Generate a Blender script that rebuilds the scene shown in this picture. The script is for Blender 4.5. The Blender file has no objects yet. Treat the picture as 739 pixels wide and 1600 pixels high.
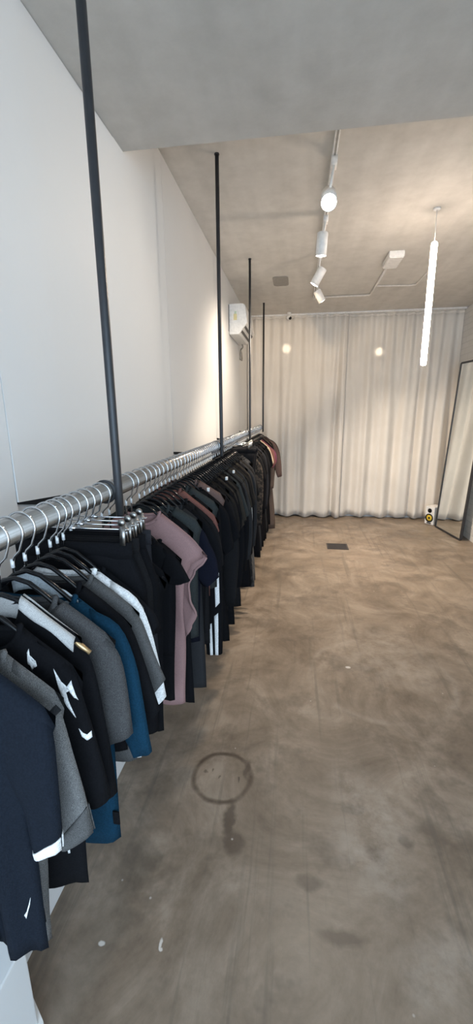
import bpy, bmesh, math, random
from mathutils import Vector, Matrix, noise
from mathutils.bvhtree import BVHTree
PI = math.pi
R = random.Random(11)
C = bpy.context.scene.collection
scn = bpy.context.scene

# ------------------------------------------------------------------ materials
MATS = {}
def nodes(name):
    m = bpy.data.materials.new(name); m.use_nodes = True
    nt = m.node_tree; nt.nodes.clear()
    o = nt.nodes.new('ShaderNodeOutputMaterial'); b = nt.nodes.new('ShaderNodeBsdfPrincipled')
    nt.links.new(b.outputs[0], o.inputs[0])
    return m, nt, b
def N(nt, t, **kw):
    n = nt.nodes.new(t)
    for k, v in kw.items():
        if k in n.inputs: n.inputs[k].default_value = v
        else: setattr(n, k, v)
    return n
def ramp(nt, src, stops):
    r = nt.nodes.new('ShaderNodeValToRGB'); e = r.color_ramp.elements
    while len(e) < len(stops): e.new(0.5)
    for el, (p, c) in zip(e, stops):
        el.position = p; el.color = (c[0], c[1], c[2], 1) if hasattr(c, '__len__') else (c, c, c, 1)
    nt.links.new(src, r.inputs[0]); return r.outputs[0]
def mix(nt, f, a, b, mode='MIX'):
    n = nt.nodes.new('ShaderNodeMix'); n.data_type = 'RGBA'; n.blend_type = mode
    for sock, v in ((n.inputs[0], f), (n.inputs[6], a), (n.inputs[7], b)):
        if hasattr(v, 'is_output'): nt.links.new(v, sock)
        elif sock == n.inputs[0]: sock.default_value = v
        else: sock.default_value = (v[0], v[1], v[2], 1)
    return n.outputs[2]
def math_n(nt, op, a, b=None, clamp=False):
    n = nt.nodes.new('ShaderNodeMath'); n.operation = op; n.use_clamp = clamp
    for i, v in enumerate((a, b)):
        if v is None: continue
        if hasattr(v, 'is_output'): nt.links.new(v, n.inputs[i])
        else: n.inputs[i].default_value = v
    return n.outputs[0]
def bump(nt, b, h, strength, dist=.01):
    n = N(nt, 'ShaderNodeBump', Strength=strength, Distance=dist)
    nt.links.new(h, n.inputs['Height']); nt.links.new(n.outputs[0], b.inputs['Normal'])
def coord(nt, kind='Object'):
    return nt.nodes.new('ShaderNodeTexCoord').outputs[kind]
def noise_t(nt, vec, scale, detail=3, rough=.5):
    n = N(nt, 'ShaderNodeTexNoise', Scale=scale, Detail=detail, Roughness=rough)
    nt.links.new(vec, n.inputs['Vector']); return n.outputs[0]
def plain(name, col, rough=.5, metal=0, spec=.5, scale=40, var=.08):
    if name in MATS: return MATS[name]
    m, nt, b = nodes(name)
    v = noise_t(nt, coord(nt), scale)
    c = ramp(nt, v, [(.3, [x*(1-var) for x in col]), (.7, [min(1, x*(1+var)) for x in col])])
    nt.links.new(c, b.inputs['Base Color'])
    b.inputs['Roughness'].default_value = rough; b.inputs['Metallic'].default_value = metal
    b.inputs['Specular IOR Level'].default_value = spec
    MATS[name] = m; return m
def emit(name, col, strength):
    m = bpy.data.materials.new(name); m.use_nodes = True; nt = m.node_tree; nt.nodes.clear()
    o = nt.nodes.new('ShaderNodeOutputMaterial'); e = N(nt, 'ShaderNodeEmission', Color=(*col, 1), Strength=strength)
    nt.links.new(e.outputs[0], o.inputs[0]); MATS[name] = m; return m
def cloth(name, col, melange=0, sheen=.0, rough=.92, pattern=None):
    if name in MATS: return MATS[name]
    m, nt, b = nodes(name)
    oc = coord(nt)
    f = noise_t(nt, oc, 900 if melange else 300, 2)
    lo = [x*(1-.15-melange) for x in col]; hi = [min(1, x*(1.15+melange)) for x in col]
    c = ramp(nt, f, [(.35, lo), (.65, hi)])
    if pattern:
        c = mix(nt, ramp(nt, noise_t(nt, oc, 45, 3), [(.47, 0), (.53, 1)]), c, pattern)
    nt.links.new(c, b.inputs['Base Color'])
    b.inputs['Roughness'].default_value = rough
    b.inputs['Sheen Weight'].default_value = sheen; b.inputs['Sheen Roughness'].default_value = .5
    b.inputs['Specular IOR Level'].default_value = .08
    w = N(nt, 'ShaderNodeTexWave', Scale=260, Distortion=1.5); nt.links.new(oc, w.inputs['Vector'])
    big = noise_t(nt, oc, 22, 3)
    h = math_n(nt, 'ADD', math_n(nt, 'MULTIPLY', w.outputs[1], .12), big)
    bump(nt, b, h, .35, .012)
    MATS[name] = m; return m

def mat_wall(name, col, warm=None):
    m, nt, b = nodes(name); oc = coord(nt)
    v = noise_t(nt, oc, 1.4, 4)
    c = ramp(nt, v, [(.3, [x*.965 for x in col]), (.7, col)])
    nt.links.new(c, b.inputs['Base Color']); b.inputs['Roughness'].default_value = .6
    b.inputs['Specular IOR Level'].default_value = .25
    bump(nt, b, noise_t(nt, oc, 3, 4), .12, .05)
    MATS[name] = m; return m
def mat_brick():
    m, nt, b = nodes('painted_brick'); oc = coord(nt)
    mp = N(nt, 'ShaderNodeMapping'); mp.inputs['Rotation'].default_value = (PI/2, 0, PI/2)
    sx = nt.nodes.new('ShaderNodeSeparateXYZ'); nt.links.new(oc, sx.inputs[0])
    cb = nt.nodes.new('ShaderNodeCombineXYZ'); nt.links.new(sx.outputs[1], cb.inputs[0]); nt.links.new(sx.outputs[2], cb.inputs[1])
    br = N(nt, 'ShaderNodeTexBrick', Scale=1.0); nt.links.new(cb.outputs[0], br.inputs['Vector'])
    br.inputs['Brick Width'].default_value = .24; br.inputs['Row Height'].default_value = .075
    br.inputs['Mortar Size'].default_value = .008; br.inputs['Mortar Smooth'].default_value = .4
    br.inputs['Color1'].default_value = (.72, .71, .69, 1); br.inputs['Color2'].default_value = (.66, .65, .63, 1)
    br.inputs['Mortar'].default_value = (.62, .61, .59, 1)
    nt.links.new(br.outputs[0], b.inputs['Base Color']); b.inputs['Roughness'].default_value = .7
    inv = math_n(nt, 'SUBTRACT', 1.0, br.outputs[1]); bump(nt, b, inv, .3, .005)
    MATS['painted_brick'] = m; return m
def mat_ceiling(name, k):
    m, nt, b = nodes(name); oc = coord(nt)
    big = noise_t(nt, oc, .9, 5, .6); fine = noise_t(nt, oc, 9, 5, .65)
    mp = N(nt, 'ShaderNodeMapping'); mp.inputs['Scale'].default_value = (9, .6, 1); nt.links.new(oc, mp.inputs['Vector'])
    streak = noise_t(nt, mp.outputs[0], 1.0, 3)
    c1 = ramp(nt, big, [(.3, tuple(k*x for x in (0.380, 0.362, 0.333))), (.7, tuple(k*x for x in (0.529, 0.506, 0.471)))])
    c2 = mix(nt, .35, c1, ramp(nt, fine, [(.3, tuple(k*x for x in (0.345, 0.328, 0.299))), (.7, tuple(k*x for x in (0.575, 0.552, 0.517)))]))
    c3 = mix(nt, .22, c2, ramp(nt, streak, [(.35, tuple(k*x for x in (0.368, 0.351, 0.322))), (.65, tuple(k*x for x in (0.564, 0.535, 0.500)))]))
    nt.links.new(c3, b.inputs['Base Color']); b.inputs['Roughness'].default_value = .8
    bump(nt, b, fine, .15, .01)
    MATS[name] = m; return m
def dist_xy(nt, oc, cx, cy, sx=1, sy=1, warp=.0, wscale=9):
    # distance of a floor point from (cx, cy), with slightly wandering edges
    nz = N(nt, 'ShaderNodeTexNoise', Scale=wscale, Detail=3); nt.links.new(oc, nz.inputs['Vector'])
    s = nt.nodes.new('ShaderNodeVectorMath'); s.operation = 'SUBTRACT'; nt.links.new(nz.outputs[1], s.inputs[0]); s.inputs[1].default_value = (.5, .5, .5)
    k = nt.nodes.new('ShaderNodeVectorMath'); k.operation = 'SCALE'; nt.links.new(s.outputs[0], k.inputs[0]); k.inputs['Scale'].default_value = warp
    a = nt.nodes.new('ShaderNodeVectorMath'); a.operation = 'ADD'; nt.links.new(oc, a.inputs[0]); nt.links.new(k.outputs[0], a.inputs[1])
    d = nt.nodes.new('ShaderNodeVectorMath'); d.operation = 'SUBTRACT'; nt.links.new(a.outputs[0], d.inputs[0]); d.inputs[1].default_value = (cx, cy, 0)
    q = nt.nodes.new('ShaderNodeVectorMath'); q.operation = 'MULTIPLY'; nt.links.new(d.outputs[0], q.inputs[0]); q.inputs[1].default_value = (1/sx, 1/sy, 0)
    l = nt.nodes.new('ShaderNodeVectorMath'); l.operation = 'LENGTH'; nt.links.new(q.outputs[0], l.inputs[0])
    return l.outputs['Value']
def mat_floor():
    m, nt, b = nodes('stained_concrete_floor'); oc = coord(nt)
    big = noise_t(nt, oc, 1.1, 6, .62); mid = noise_t(nt, oc, 4.5, 6, .65); fine = noise_t(nt, oc, 38, 4, .7)
    c = ramp(nt, big, [(.3, (0.141, 0.103, 0.070)), (.5, (0.208, 0.156, 0.112)), (.7, (0.300, 0.232, 0.173))])
    c = mix(nt, .58, c, ramp(nt, mid, [(.33, (0.095, 0.070, 0.048)), (.5, (0.203, 0.151, 0.108)), (.68, (0.362, 0.283, 0.214))]))
    c = mix(nt, .16, c, ramp(nt, fine, [(.3, (0.102, 0.077, 0.055)), (.7, (0.384, 0.297, 0.227))]))
    cl = N(nt, 'ShaderNodeTexNoise', Scale=2.1, Detail=9, Roughness=.68, Distortion=1.4); nt.links.new(oc, cl.inputs['Vector'])
    c = mix(nt, .5, c, ramp(nt, cl.outputs[0], [(.34, (0.084, 0.065, 0.048)), (.47, (0.185, 0.149, 0.114)), (.56, (0.263, 0.216, 0.171)), (.68, (0.403, 0.340, 0.276))]))
    # dark scuff blotches
    blot = ramp(nt, noise_t(nt, oc, 2.3, 5, .7), [(.52, 0), (.64, 1)])
    c = mix(nt, math_n(nt, 'MULTIPLY', blot, .55), c, (.085, .066, .05))
    # long drag scratches running down the room on the left
    mp = N(nt, 'ShaderNodeMapping'); mp.inputs['Scale'].default_value = (16, .55, 1); mp.inputs['Rotation'].default_value = (0, 0, .10); nt.links.new(oc, mp.inputs['Vector'])
    scr = ramp(nt, noise_t(nt, mp.outputs[0], 1, 4, .7), [(.56, 0), (.68, 1)])
    c = mix(nt, math_n(nt, 'MULTIPLY', scr, .45), c, (.09, .078, .063))
    # ring left by a pot
    d = dist_xy(nt, oc, -.296, 1.506, 1, 1, .022, 12)
    ring = ramp(nt, math_n(nt, 'ABSOLUTE', math_n(nt, 'SUBTRACT', d, .128)), [(.0, 1), (.006, .85), (.016, 0)])
    ringn = ramp(nt, noise_t(nt, oc, 14, 3), [(.25, .35), (.6, 1)])
    c = mix(nt, math_n(nt, 'MULTIPLY', math_n(nt, 'MULTIPLY', ring, ringn), .85), c, (.05, .033, .022))
    for (cx, cy, sx, sy, k) in [(-.19, 1.56, .022, .055, .7), (-.232, 1.31, .03, .1, .75), (-.20, 1.22, .045, .06, .6), (-.223, 1.50, .008, .016, .75), (-.375, 1.53, .009, .012, .6), (-.345, 1.54, .007, .008, .6), (-.31, 1.505, .006, .009, .6),
                                (-.04, 3.95, .1, .06, .4), (.33, 1.25, .05, .05, .5), (.08, 1.12, .06, .03, .5), (.45, 1.32, .035, .04, .6), (.18, .98, .09, .03, .5), (.27, 1.42, .06, .03, .5)]:
        s = ramp(nt, dist_xy(nt, oc, cx, cy, sx, sy, .05, 20), [(.5, 1), (1.05, 0)])
        c = mix(nt, math_n(nt, 'MULTIPLY', s, k), c, (.055, .04, .03))
    # worn pale patches and an old circular trace
    for (cx, cy, sx, sy, k) in [(.32, 1.33, .2, .32, .35), (.62, 2.6, .42, .5, .3), (.55, .95, .22, .12, .28)]:
        s = ramp(nt, dist_xy(nt, oc, cx, cy, sx, sy, .4, 3.5), [(.35, 1), (1.05, 0)])
        s = math_n(nt, 'MULTIPLY', s, ramp(nt, noise_t(nt, oc, 11, 5, .7), [(.38, .15), (.6, 1)]))
        c = mix(nt, math_n(nt, 'MULTIPLY', s, k), c, (.47, .41, .35))
    d = dist_xy(nt, oc, .55, 2.35, 1, 1, .06, 6)
    tr = ramp(nt, math_n(nt, 'ABSOLUTE', math_n(nt, 'SUBTRACT', d, .42)), [(0, 1), (.012, .6), (.03, 0)])
    c = mix(nt, math_n(nt, 'MULTIPLY', math_n(nt, 'MULTIPLY', tr, ramp(nt, mid, [(.4, 0), (.6, 1)])), .4), c, (.36, .31, .26))
    # paint flecks
    vo = N(nt, 'ShaderNodeTexVoronoi', Scale=7.5, Randomness=1); nt.links.new(oc, vo.inputs['Vector'])
    sp = ramp(nt, vo.outputs['Distance'], [(.02, 1), (.04, 0)])
    sp = math_n(nt, 'MULTIPLY', sp, ramp(nt, noise_t(nt, oc, 3.1, 2), [(.5, 0), (.56, 1)]))
    c = mix(nt, math_n(nt, 'MULTIPLY', sp, .5), c, (.62, .58, .53))
    for (cx, cy, sx, sy) in [(-.379, .885, .006, .016), (-.374, .872, .008, .006), (.36, 2.42, .02, .015), (-.56, .86, .012, .008)]:
        s = ramp(nt, dist_xy(nt, oc, cx, cy, sx, sy, .012, 40), [(.6, 1), (1.0, 0)])
        c = mix(nt, math_n(nt, 'MULTIPLY', s, .8), c, (.66, .62, .57))
    # hairline crack
    nt.links.new(c, b.inputs['Base Color'])
    nt.links.new(ramp(nt, mid, [(.3, .30), (.7, .52)]), b.inputs['Roughness'])
    b.inputs['Specular IOR Level'].default_value = .42
    bump(nt, b, math_n(nt, 'ADD', math_n(nt, 'MULTIPLY', fine, .3), mid), .12, .01)
    MATS['stained_concrete_floor'] = m; return m
def mat_curtain():
    m, nt, b = nodes('sheer_cream_curtain'); oc = coord(nt)
    w = N(nt, 'ShaderNodeTexWave', Scale=180, Distortion=.5); w.bands_direction = 'Z'; nt.links.new(oc, w.inputs['Vector'])
    c = ramp(nt, noise_t(nt, oc, 2.2, 3), [(.3, (.69, .645, .59)), (.7, (.77, .725, .67))])
    nt.links.new(c, b.inputs['Base Color']); b.inputs['Roughness'].default_value = .75
    b.inputs['Specular IOR Level'].default_value = .25
    b.inputs['Sheen Weight'].default_value = .15
    bump(nt, b, w.outputs[1], .08, .002)
    MATS['sheer_cream_curtain'] = m; return m
def mat_rail():
    m, nt, b = nodes('brushed_steel'); oc = coord(nt)
    mp = N(nt, 'ShaderNodeMapping'); mp.inputs['Scale'].default_value = (300, 4, 300); nt.links.new(oc, mp.inputs['Vector'])
    f = noise_t(nt, mp.outputs[0], 1, 2)
    nt.links.new(ramp(nt, f, [(.3, (.40, .385, .37)), (.7, (.54, .525, .51))]), b.inputs['Base Color'])
    b.inputs['Metallic'].default_value = 1; b.inputs['Roughness'].default_value = .27
    MATS['brushed_steel'] = m; return m

M_WALL = mat_wall('white_wall_paint', (.66, .665, .665))
M_PANEL = mat_wall('white_wall_panel', (.68, .68, .675))
M_BRICK = mat_brick(); M_CEIL = mat_ceiling('pale_board_marked_concrete', 1.34); M_CEIL2 = mat_ceiling('raw_grey_concrete', 1.12); M_FLOOR = mat_floor(); M_CURT = mat_curtain(); M_RAIL = mat_rail()
M_CHROME = plain('chrome_wire', (.58, .58, .59), .2, 1)
M_CLIP = plain('dull_nickel', (.34, .33, .32), .32, 1)
M_BLKMET = plain('dark_painted_steel', (.035, .036, .040), .42, .3)
M_BLKPL = plain('black_gloss_plastic', (.007, .007, .008), .16, 0, .25)
M_WHTPL = plain('white_plastic', (.80, .79, .77), .4)
M_FERR = plain('pale_ferrule', (.72, .74, .76), .3, .2)
M_SHADOW = plain('recess_shade_black', (.012, .012, .013), .9)
M_GREYPL = plain('grey_plate', (.32, .30, .27), .7)
M_YEL = plain('yellow_cone', (.72, .50, .05), .5)
M_BRASS = plain('bronze_tip', (.55, .38, .20), .3, .8)

# ------------------------------------------------------------------ mesh helpers
def finish(name, bm, mat, parent=None, smooth=True, solid=0, loc=None, bevel=0):
    bmesh.ops.recalc_face_normals(bm, faces=bm.faces)
    me = bpy.data.meshes.new(name); bm.to_mesh(me); bm.free()
    me.materials.append(mat)
    if smooth:
        for p in me.polygons: p.use_smooth = True
    o = bpy.data.objects.new(name, me); C.objects.link(o)
    if parent: o.parent = parent
    if loc: o.location = loc
    if bevel:
        d = o.modifiers.new('bevel', 'BEVEL'); d.width = bevel; d.segments = 2; d.limit_method = 'ANGLE'
    if solid:
        d = o.modifiers.new('solid', 'SOLIDIFY'); d.thickness = solid; d.offset = 0
    return o
def tag(o, label, cat, group=None):
    o['label'] = label; o['category'] = cat
    if group: o['group'] = group
    return o
def thing(name, loc, label, cat, group=None, rz=0):
    o = bpy.data.objects.new(name, None); C.objects.link(o); o.location = loc; o.rotation_euler = (0, 0, rz)
    o.empty_display_size = .05
    return tag(o, label, cat, group)
def struct(o): o['kind'] = 'structure'; return o
def box(bm, x0, x1, y0, y1, z0, z1, mtx=None):
    vs = [bm.verts.new((x, y, z)) for x in (x0, x1) for y in (y0, y1) for z in (z0, z1)]
    if mtx:
        for v in vs: v.co = mtx @ v.co
    for f in ((0, 1, 3, 2), (4, 6, 7, 5), (0, 4, 5, 1), (2, 3, 7, 6), (0, 2, 6, 4), (1, 5, 7, 3)):
        bm.faces.new([vs[i] for i in f])
    return vs
def poly_prism(bm, pts, axis, a, b):
    def P(p, t):
        if axis == 'z': return (p[0], p[1], t)
        if axis == 'y': return (p[0], t, p[1])
        return (t, p[0], p[1])
    A = [bm.verts.new(P(p, a)) for p in pts]; B = [bm.verts.new(P(p, b)) for p in pts]
    bm.faces.new(A); bm.faces.new(B[::-1]); n = len(pts)
    for i in range(n): bm.faces.new((A[i], A[(i+1) % n], B[(i+1) % n], B[i]))
def tube(bm, pts, r, n=8, closed=False, cap=True, ry=None):
    pts = [Vector(p) for p in pts]; m = len(pts); rings = []
    up = None
    for i, p in enumerate(pts):
        if closed: d = pts[(i+1) % m]-pts[i-1]
        else: d = pts[min(i+1, m-1)]-pts[max(i-1, 0)]
        if d.length < 1e-9: d = Vector((0, 0, 1))
        d.normalize()
        if up is None:
            up = Vector((0, 1, 0)) if abs(d.y) < .9 else Vector((1, 0, 0))
        a = (up-d*up.dot(d))
        a = a.normalized() if a.length > 1e-6 else d.orthogonal().normalized()
        up = a; b = d.cross(a)
        rr = r[i] if hasattr(r, '__len__') else r; r2 = (ry if ry else rr)
        rings.append([bm.verts.new(p+a*rr*math.cos(2*PI*k/n)+b*r2*math.sin(2*PI*k/n)) for k in range(n)])
    for i in range(m if closed else m-1):
        A, B = rings[i], rings[(i+1) % m]
        for k in range(n): bm.faces.new((A[k], A[(k+1) % n], B[(k+1) % n], B[k]))
    if cap and not closed:
        bm.faces.new(rings[0][::-1]); bm.faces.new(rings[-1])
def lathe(bm, prof, mtx=None, n=24):
    rings = []
    for r, z in prof:
        rings.append([Vector((max(r, 1e-4)*math.cos(2*PI*k/n), max(r, 1e-4)*math.sin(2*PI*k/n), z)) for k in range(n)])
    V = [[bm.verts.new(mtx @ v if mtx else v) for v in ring] for ring in rings]
    for A, B in zip(V, V[1:]):
        for k in range(n): bm.faces.new((A[k], A[(k+1) % n], B[(k+1) % n], B[k]))
    bm.faces.new(V[0][::-1]); bm.faces.new(V[-1])
def bez(pts, n):
    """Catmull-Rom through pts, n+1 samples"""
    P = [Vector(p) for p in pts]; P = [P[0]*2-P[1]] + P + [P[-1]*2-P[-2]]
    m = len(P)-3; out = []
    for i in range(n+1):
        t = i/n*m; k = min(int(t), m-1); f = t-k
        a, b, c, d = P[k:k+4]
        out.append(.5*((2*b)+(c-a)*f+(2*a-5*b+4*c-d)*f*f+(3*b-a-3*c+d)*f*f*f))
    return out
def interp(tab, t):
    if t <= tab[0][0]: return tab[0][1]
    for (a, va), (b, vb) in zip(tab, tab[1:]):
        if t <= b:
            f = (t-a)/(b-a); f = f*f*(3-2*f); return va+(vb-va)*f
    return tab[-1][1]
def lin(tab, t):
    if t <= tab[0][0]: return tab[0][1]
    for (a, va), (b, vb) in zip(tab, tab[1:]):
        if t <= b: return va+(vb-va)*(t-a)/(b-a)
    return tab[-1][1]

# ------------------------------------------------------------------ the room
WX, RXW, YB, H, HN, YE, YF = -.7616, 2.184, 6.48, 2.925, 2.6544, 1.933, -1.3
bm = bmesh.new(); box(bm, WX-.2, RXW+.2, YF-1.5, YB+.2, -.15, 0); struct(finish('floor', bm, M_FLOOR, smooth=False))
bm = bmesh.new(); box(bm, WX-.2, RXW+.2, YE-.02, YB+.2, H, H+.25); struct(finish('ceiling', bm, M_CEIL, smooth=False))
bm = bmesh.new(); box(bm, WX-.2, RXW+.2, YF, YE, HN, H+.25); struct(finish('ceiling_entrance', bm, M_CEIL2, smooth=False))
# lower/backing wall sits behind the hung white boards
bm = bmesh.new(); box(bm, WX-.2, WX, YF, YB+.2, 0, H); struct(finish('wall_left', bm, M_WALL, smooth=False))
bm = bmesh.new(); box(bm, RXW, RXW+.2, YF, YB+.2, 0, H); struct(finish('wall_right', bm, M_BRICK, smooth=False))
bm = bmesh.new(); box(bm, WX, RXW, YB, YB+.2, 0, H); struct(finish('wall_back', bm, M_WALL, smooth=False))
# white boards covering the upper left wall; the bottom corner of each stands off the wall over a dark gap
seams = [-.35, 1.0, 2.462, 3.86, 5.42, 6.32]
for i, (a, b) in enumerate(zip(seams, seams[1:])):
    bm = bmesh.new(); n = 14; g = []
    for k in range(n+1):
        y = a+.0015+(b-a-.003)*k/n; col = []
        top = HN if y < YE else H
        for j in range(9):
            zb = 1.366-.045*min(1, (y-a)/.45); z = zb+(top-.002-zb)*j/8
            lift = .003*math.exp(-((k/n)/.22)**2)*math.exp(-j/1.2)
            col.append((y, z, lift))
        g.append(col)
    F = [[bm.verts.new((WX+.014+l, y, z)) for (y, z, l) in col] for col in g]
    Bk = [[bm.verts.new((WX+.002+l, y, z)) for (y, z, l) in col] for col in g]
    for k in range(n):
        for j in range(8):
            bm.faces.new((F[k][j], F[k+1][j], F[k+1][j+1], F[k][j+1])); bm.faces.new((Bk[k][j], Bk[k][j+1], Bk[k+1][j+1], Bk[k+1][j]))
        bm.faces.new((F[k][0], Bk[k][0], Bk[k+1][0], F[k+1][0])); bm.faces.new((F[k][8], F[k+1][8], Bk[k+1][8], Bk[k][8]))
    for e in (0, n):
        for j in range(8): bm.faces.new((F[e][j], F[e][j+1], Bk[e][j+1], Bk[e][j]))
    # ceiling step crosses the second board: keep its top under the lower slab
    o = struct(finish('wall_left_panel_%d' % (i+1), bm, M_PANEL, smooth=False))
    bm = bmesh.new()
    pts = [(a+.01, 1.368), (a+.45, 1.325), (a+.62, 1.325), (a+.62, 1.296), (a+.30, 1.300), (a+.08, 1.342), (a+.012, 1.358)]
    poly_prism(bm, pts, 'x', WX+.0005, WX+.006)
    struct(finish('gap_shade_%d' % (i+1), bm, M_SHADOW, smooth=False))  # black wedge that paints in the shade of the gap below each board
# short return of the wall next to the entrance, with its skirting
bm = bmesh.new(); poly_prism(bm, [(WX-.05, .745), (WX, .745), (-.63, .651), (-.63, .30), (WX-.05, .30)], 'z', 0, .34)
struct(finish('wall_entrance', bm, M_WALL, smooth=False, bevel=.004))
bm = bmesh.new(); poly_prism(bm, [(WX, .757), (WX+.006, .752), (-.618, .655), (-.618, .30), (-.63, .30), (-.63, .651)], 'z', 0, .055)
struct(finish('baseboard_entrance', bm, M_WHTPL, smooth=False))

# ------------------------------------------------------------------ curtains
def curtain(name, x0, x1, y, label, seed, z1=H-.02):
    rr = random.Random(seed); bm = bmesh.new(); nx = int((x1-x0)*150); nz = 30; rows = []
    ph = [rr.uniform(0, 6.28) for _ in range(6)]
    for j in range(nz+1):
        t = j/nz; row = []
        for i in range(nx+1):
            u = i/nx; x = x0+(x1-x0)*u
            top = .022*math.sin(x*46+ph[0]+1.1*math.sin(x*5+ph[1]))
            low = .046*math.sin(x*25+ph[2]+1.4*math.sin(x*3.1+ph[3])) + .019*math.sin(x*43+ph[4]+.8*math.sin(x*7))
            s = min(1, t*1.5); s = s*s*(3-2*s)
            yy = y+top*(1-s*.75)+low*s
            zb = .014+.016*(math.sin(x*25+ph[2]+1.4*math.sin(x*3.1+ph[3]))*.5+.5)
            z = z1+(zb-z1)*t
            row.append(bm.verts.new((x+.012*s*math.sin(x*25+ph[2]), yy, z)))
        rows.append(row)
    for A, B in zip(rows, rows[1:]):
        for i in range(nx): bm.faces.new((A[i], A[i+1], B[i+1], B[i]))
    r = thing(name, ((x0+x1)/2, y, 0), label, 'curtain', 'curtains on the back wall')
    finish('drape', bm, M_CURT, r, solid=.003, loc=(-(x0+x1)/2, -y, 0))
    # gathered heading tape and deep bottom hem
    hb = bmesh.new(); rows = []
    for j in range(2):
        row = []
        for i in range(nx+1):
            x = x0+(x1-x0)*i/nx
            row.append(hb.verts.new((x, y-.003+.022*math.sin(x*46+ph[0]+1.1*math.sin(x*5+ph[1])), z1-.035*j+.004)))
        rows.append(row)
    for i in range(nx): hb.faces.new((rows[0][i], rows[0][i+1], rows[1][i+1], rows[1][i]))
    finish('heading_tape', hb, M_CURT, r, solid=.004, loc=(-(x0+x1)/2, -y, 0))
    return r
curtain('curtain', WX+.02, .66, 6.325, 'left cream floor-length curtain on the back wall beside the clothes rail', 3)
curtain('curtain', .60, RXW-.004, 6.405, 'right cream floor-length curtain on the back wall behind the speaker and mirror', 5)
bm = bmesh.new(); box(bm, WX+.01, RXW-.01, 6.30, 6.43, H-.022, H-.001); struct(finish('gap_shade_9', bm, M_WHTPL, smooth=False))

# ------------------------------------------------------------------ rail and its hanging rods
RX, RZ, RR = -.497, 1.3987, .0245
K = .497/.459
bm = bmesh.new(); tube(bm, [(RX, .15, RZ), (RX, 5.70, RZ)], RR, 28)
rail = thing('clothes_rail', (RX, 2.9, RZ), 'long brushed steel clothes rail hung from ceiling along the left wall', 'clothes rail')
finish('tube', bm, M_RAIL, rail, loc=(-RX, -2.9, -RZ))
for yy in (.15, 5.70):
    bm = bmesh.new(); lathe(bm, [(.0255, -.008), (.0255, .004), (.02, .008)], Matrix.Translation((0, yy-2.9, 0)) @ Matrix.Rotation(-PI/2 if yy > 1 else PI/2, 4, 'X'))
    finish('end_cap', bm, M_BLKMET, rail)
rods = [(1.007, HN, 'nearest black ceiling rod, the thickest in view, crossing the left white wall'),
        (2.522, H, 'second black ceiling rod from the front, meeting the far ceiling past its step'),
        (4.08, H, 'third black ceiling rod from the front, beside the air conditioner'),
        (5.645, H, 'farthest black ceiling rod, at the rail end in front of the curtain')]
for y, zt, lab in rods:
    r = thing('hanging_rod', (-.459, y, 1.335), lab, 'rod', 'rods holding the clothes rail')
    bm = bmesh.new(); lathe(bm, [(.0095, 0), (.0108, .004), (.0108, zt-1.335)], n=16); finish('rod', bm, M_BLKMET, r)
    bm = bmesh.new(); lathe(bm, [(.014, -.006), (.014, -.003), (.0125, 0)], Matrix.Translation((0, 0, zt-1.335)), n=20); finish('ceiling_plate', bm, M_BLKMET, r)
    bm = bmesh.new(); tube(bm, [(-.038+.0275*math.cos(a), 0, RZ-1.335+.0275*math.sin(a)) for a in [2*PI*k/20 for k in range(20)]], .0025, 6, closed=True, ry=.005)
    finish('clamp', bm, M_BLKMET, r)

# ------------------------------------------------------------------ garments
ZS = [(0, -.072), (.025, -.078), (.05, -.096), (.075, -.117), (.118, -.150), (.16, -.186), (.175, -.206), (.21, -.25)]
def zs(x): return lin(ZS, abs(x))
def torso_verts(P):
    """front and back sheets: lists of rows of points, unscaled rail-local metres"""
    ns, nt = P.get('ns', 20), P.get('nt', 18); rr = random.Random(P['seed']); ph = [rr.uniform(0, 6.28) for _ in range(5)]
    sw, nw = P.get('sw', .168), P.get('nw', .075); nd = P.get('nd', .055); D = P.get('D', .011); A = P.get('A', .004)
    hemL, hemR = P['hem'] if isinstance(P['hem'], tuple) else (P['hem'], P['hem'])
    dr = P.get('drop', 0); out = []
    for side in (-1, 1):
        W = P.get('Wf' if side < 0 else 'Wb') or P['W']; WL = P.get('WL') or W
        rows = []
        for j in range(nt+1):
            t = (j/nt)**1.15; row = []
            for i in range(ns+1):
                s = -1+2*i/ns
                # squeeze samples so that a column falls on each neck point
                xt = s*sw
                ax = abs(xt)
                ridge = ax >= nw-1e-6
                z0 = zs(xt)+.004-dr
                if not ridge:
                    q = math.sqrt(max(0, 1-(ax/nw)**2))
                    z0 = zs(nw)+.004-dr-(nd if side < 0 else P.get('nb', .012))*q
                w = interp(W, t) if s >= 0 else interp(WL, t)
                x = s*w
                hem = (hemL+(hemR-hemL)*(s+1)/2)+P.get('hc', .006)*(s*s-1)*1.0 + .004*math.sin(5*s+ph[4])
                z = z0+(hem-z0)*t
                prof = math.sqrt(max(0, 1-abs(s)**3.5))
                open_ = math.sqrt(min(1, t/.06)) if ridge else max(.6, math.sqrt(min(1, t/.06)))
                y = side*D*prof*open_
                fold = A*min(1, t*1.6)*(math.sin(s*P.get('kf', 7)+ph[0]+t*.8)+.5*math.sin(s*13+ph[1])) + .003*math.sin(t*9+s*3+ph[2])*(1-abs(s))*min(1, t*3)
                y += fold+P.get('lean', 0)*t
                if side < 0 and s > 0 and P.get('gape'): y -= P['gape']*s**3*math.sin(PI*min(1, max(0, (t-.03)/.5)))
                row.append(Vector((x*K, y*K, z*K)))
            rows.append(row)
        out.append(rows)
    return out
def grid_mesh(bm, rows):
    V = [[bm.verts.new(p) for p in r] for r in rows]
    for A, B in zip(V, V[1:]):
        for i in range(len(A)-1): bm.faces.new((A[i], A[i+1], B[i+1], B[i]))
    return V
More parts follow.
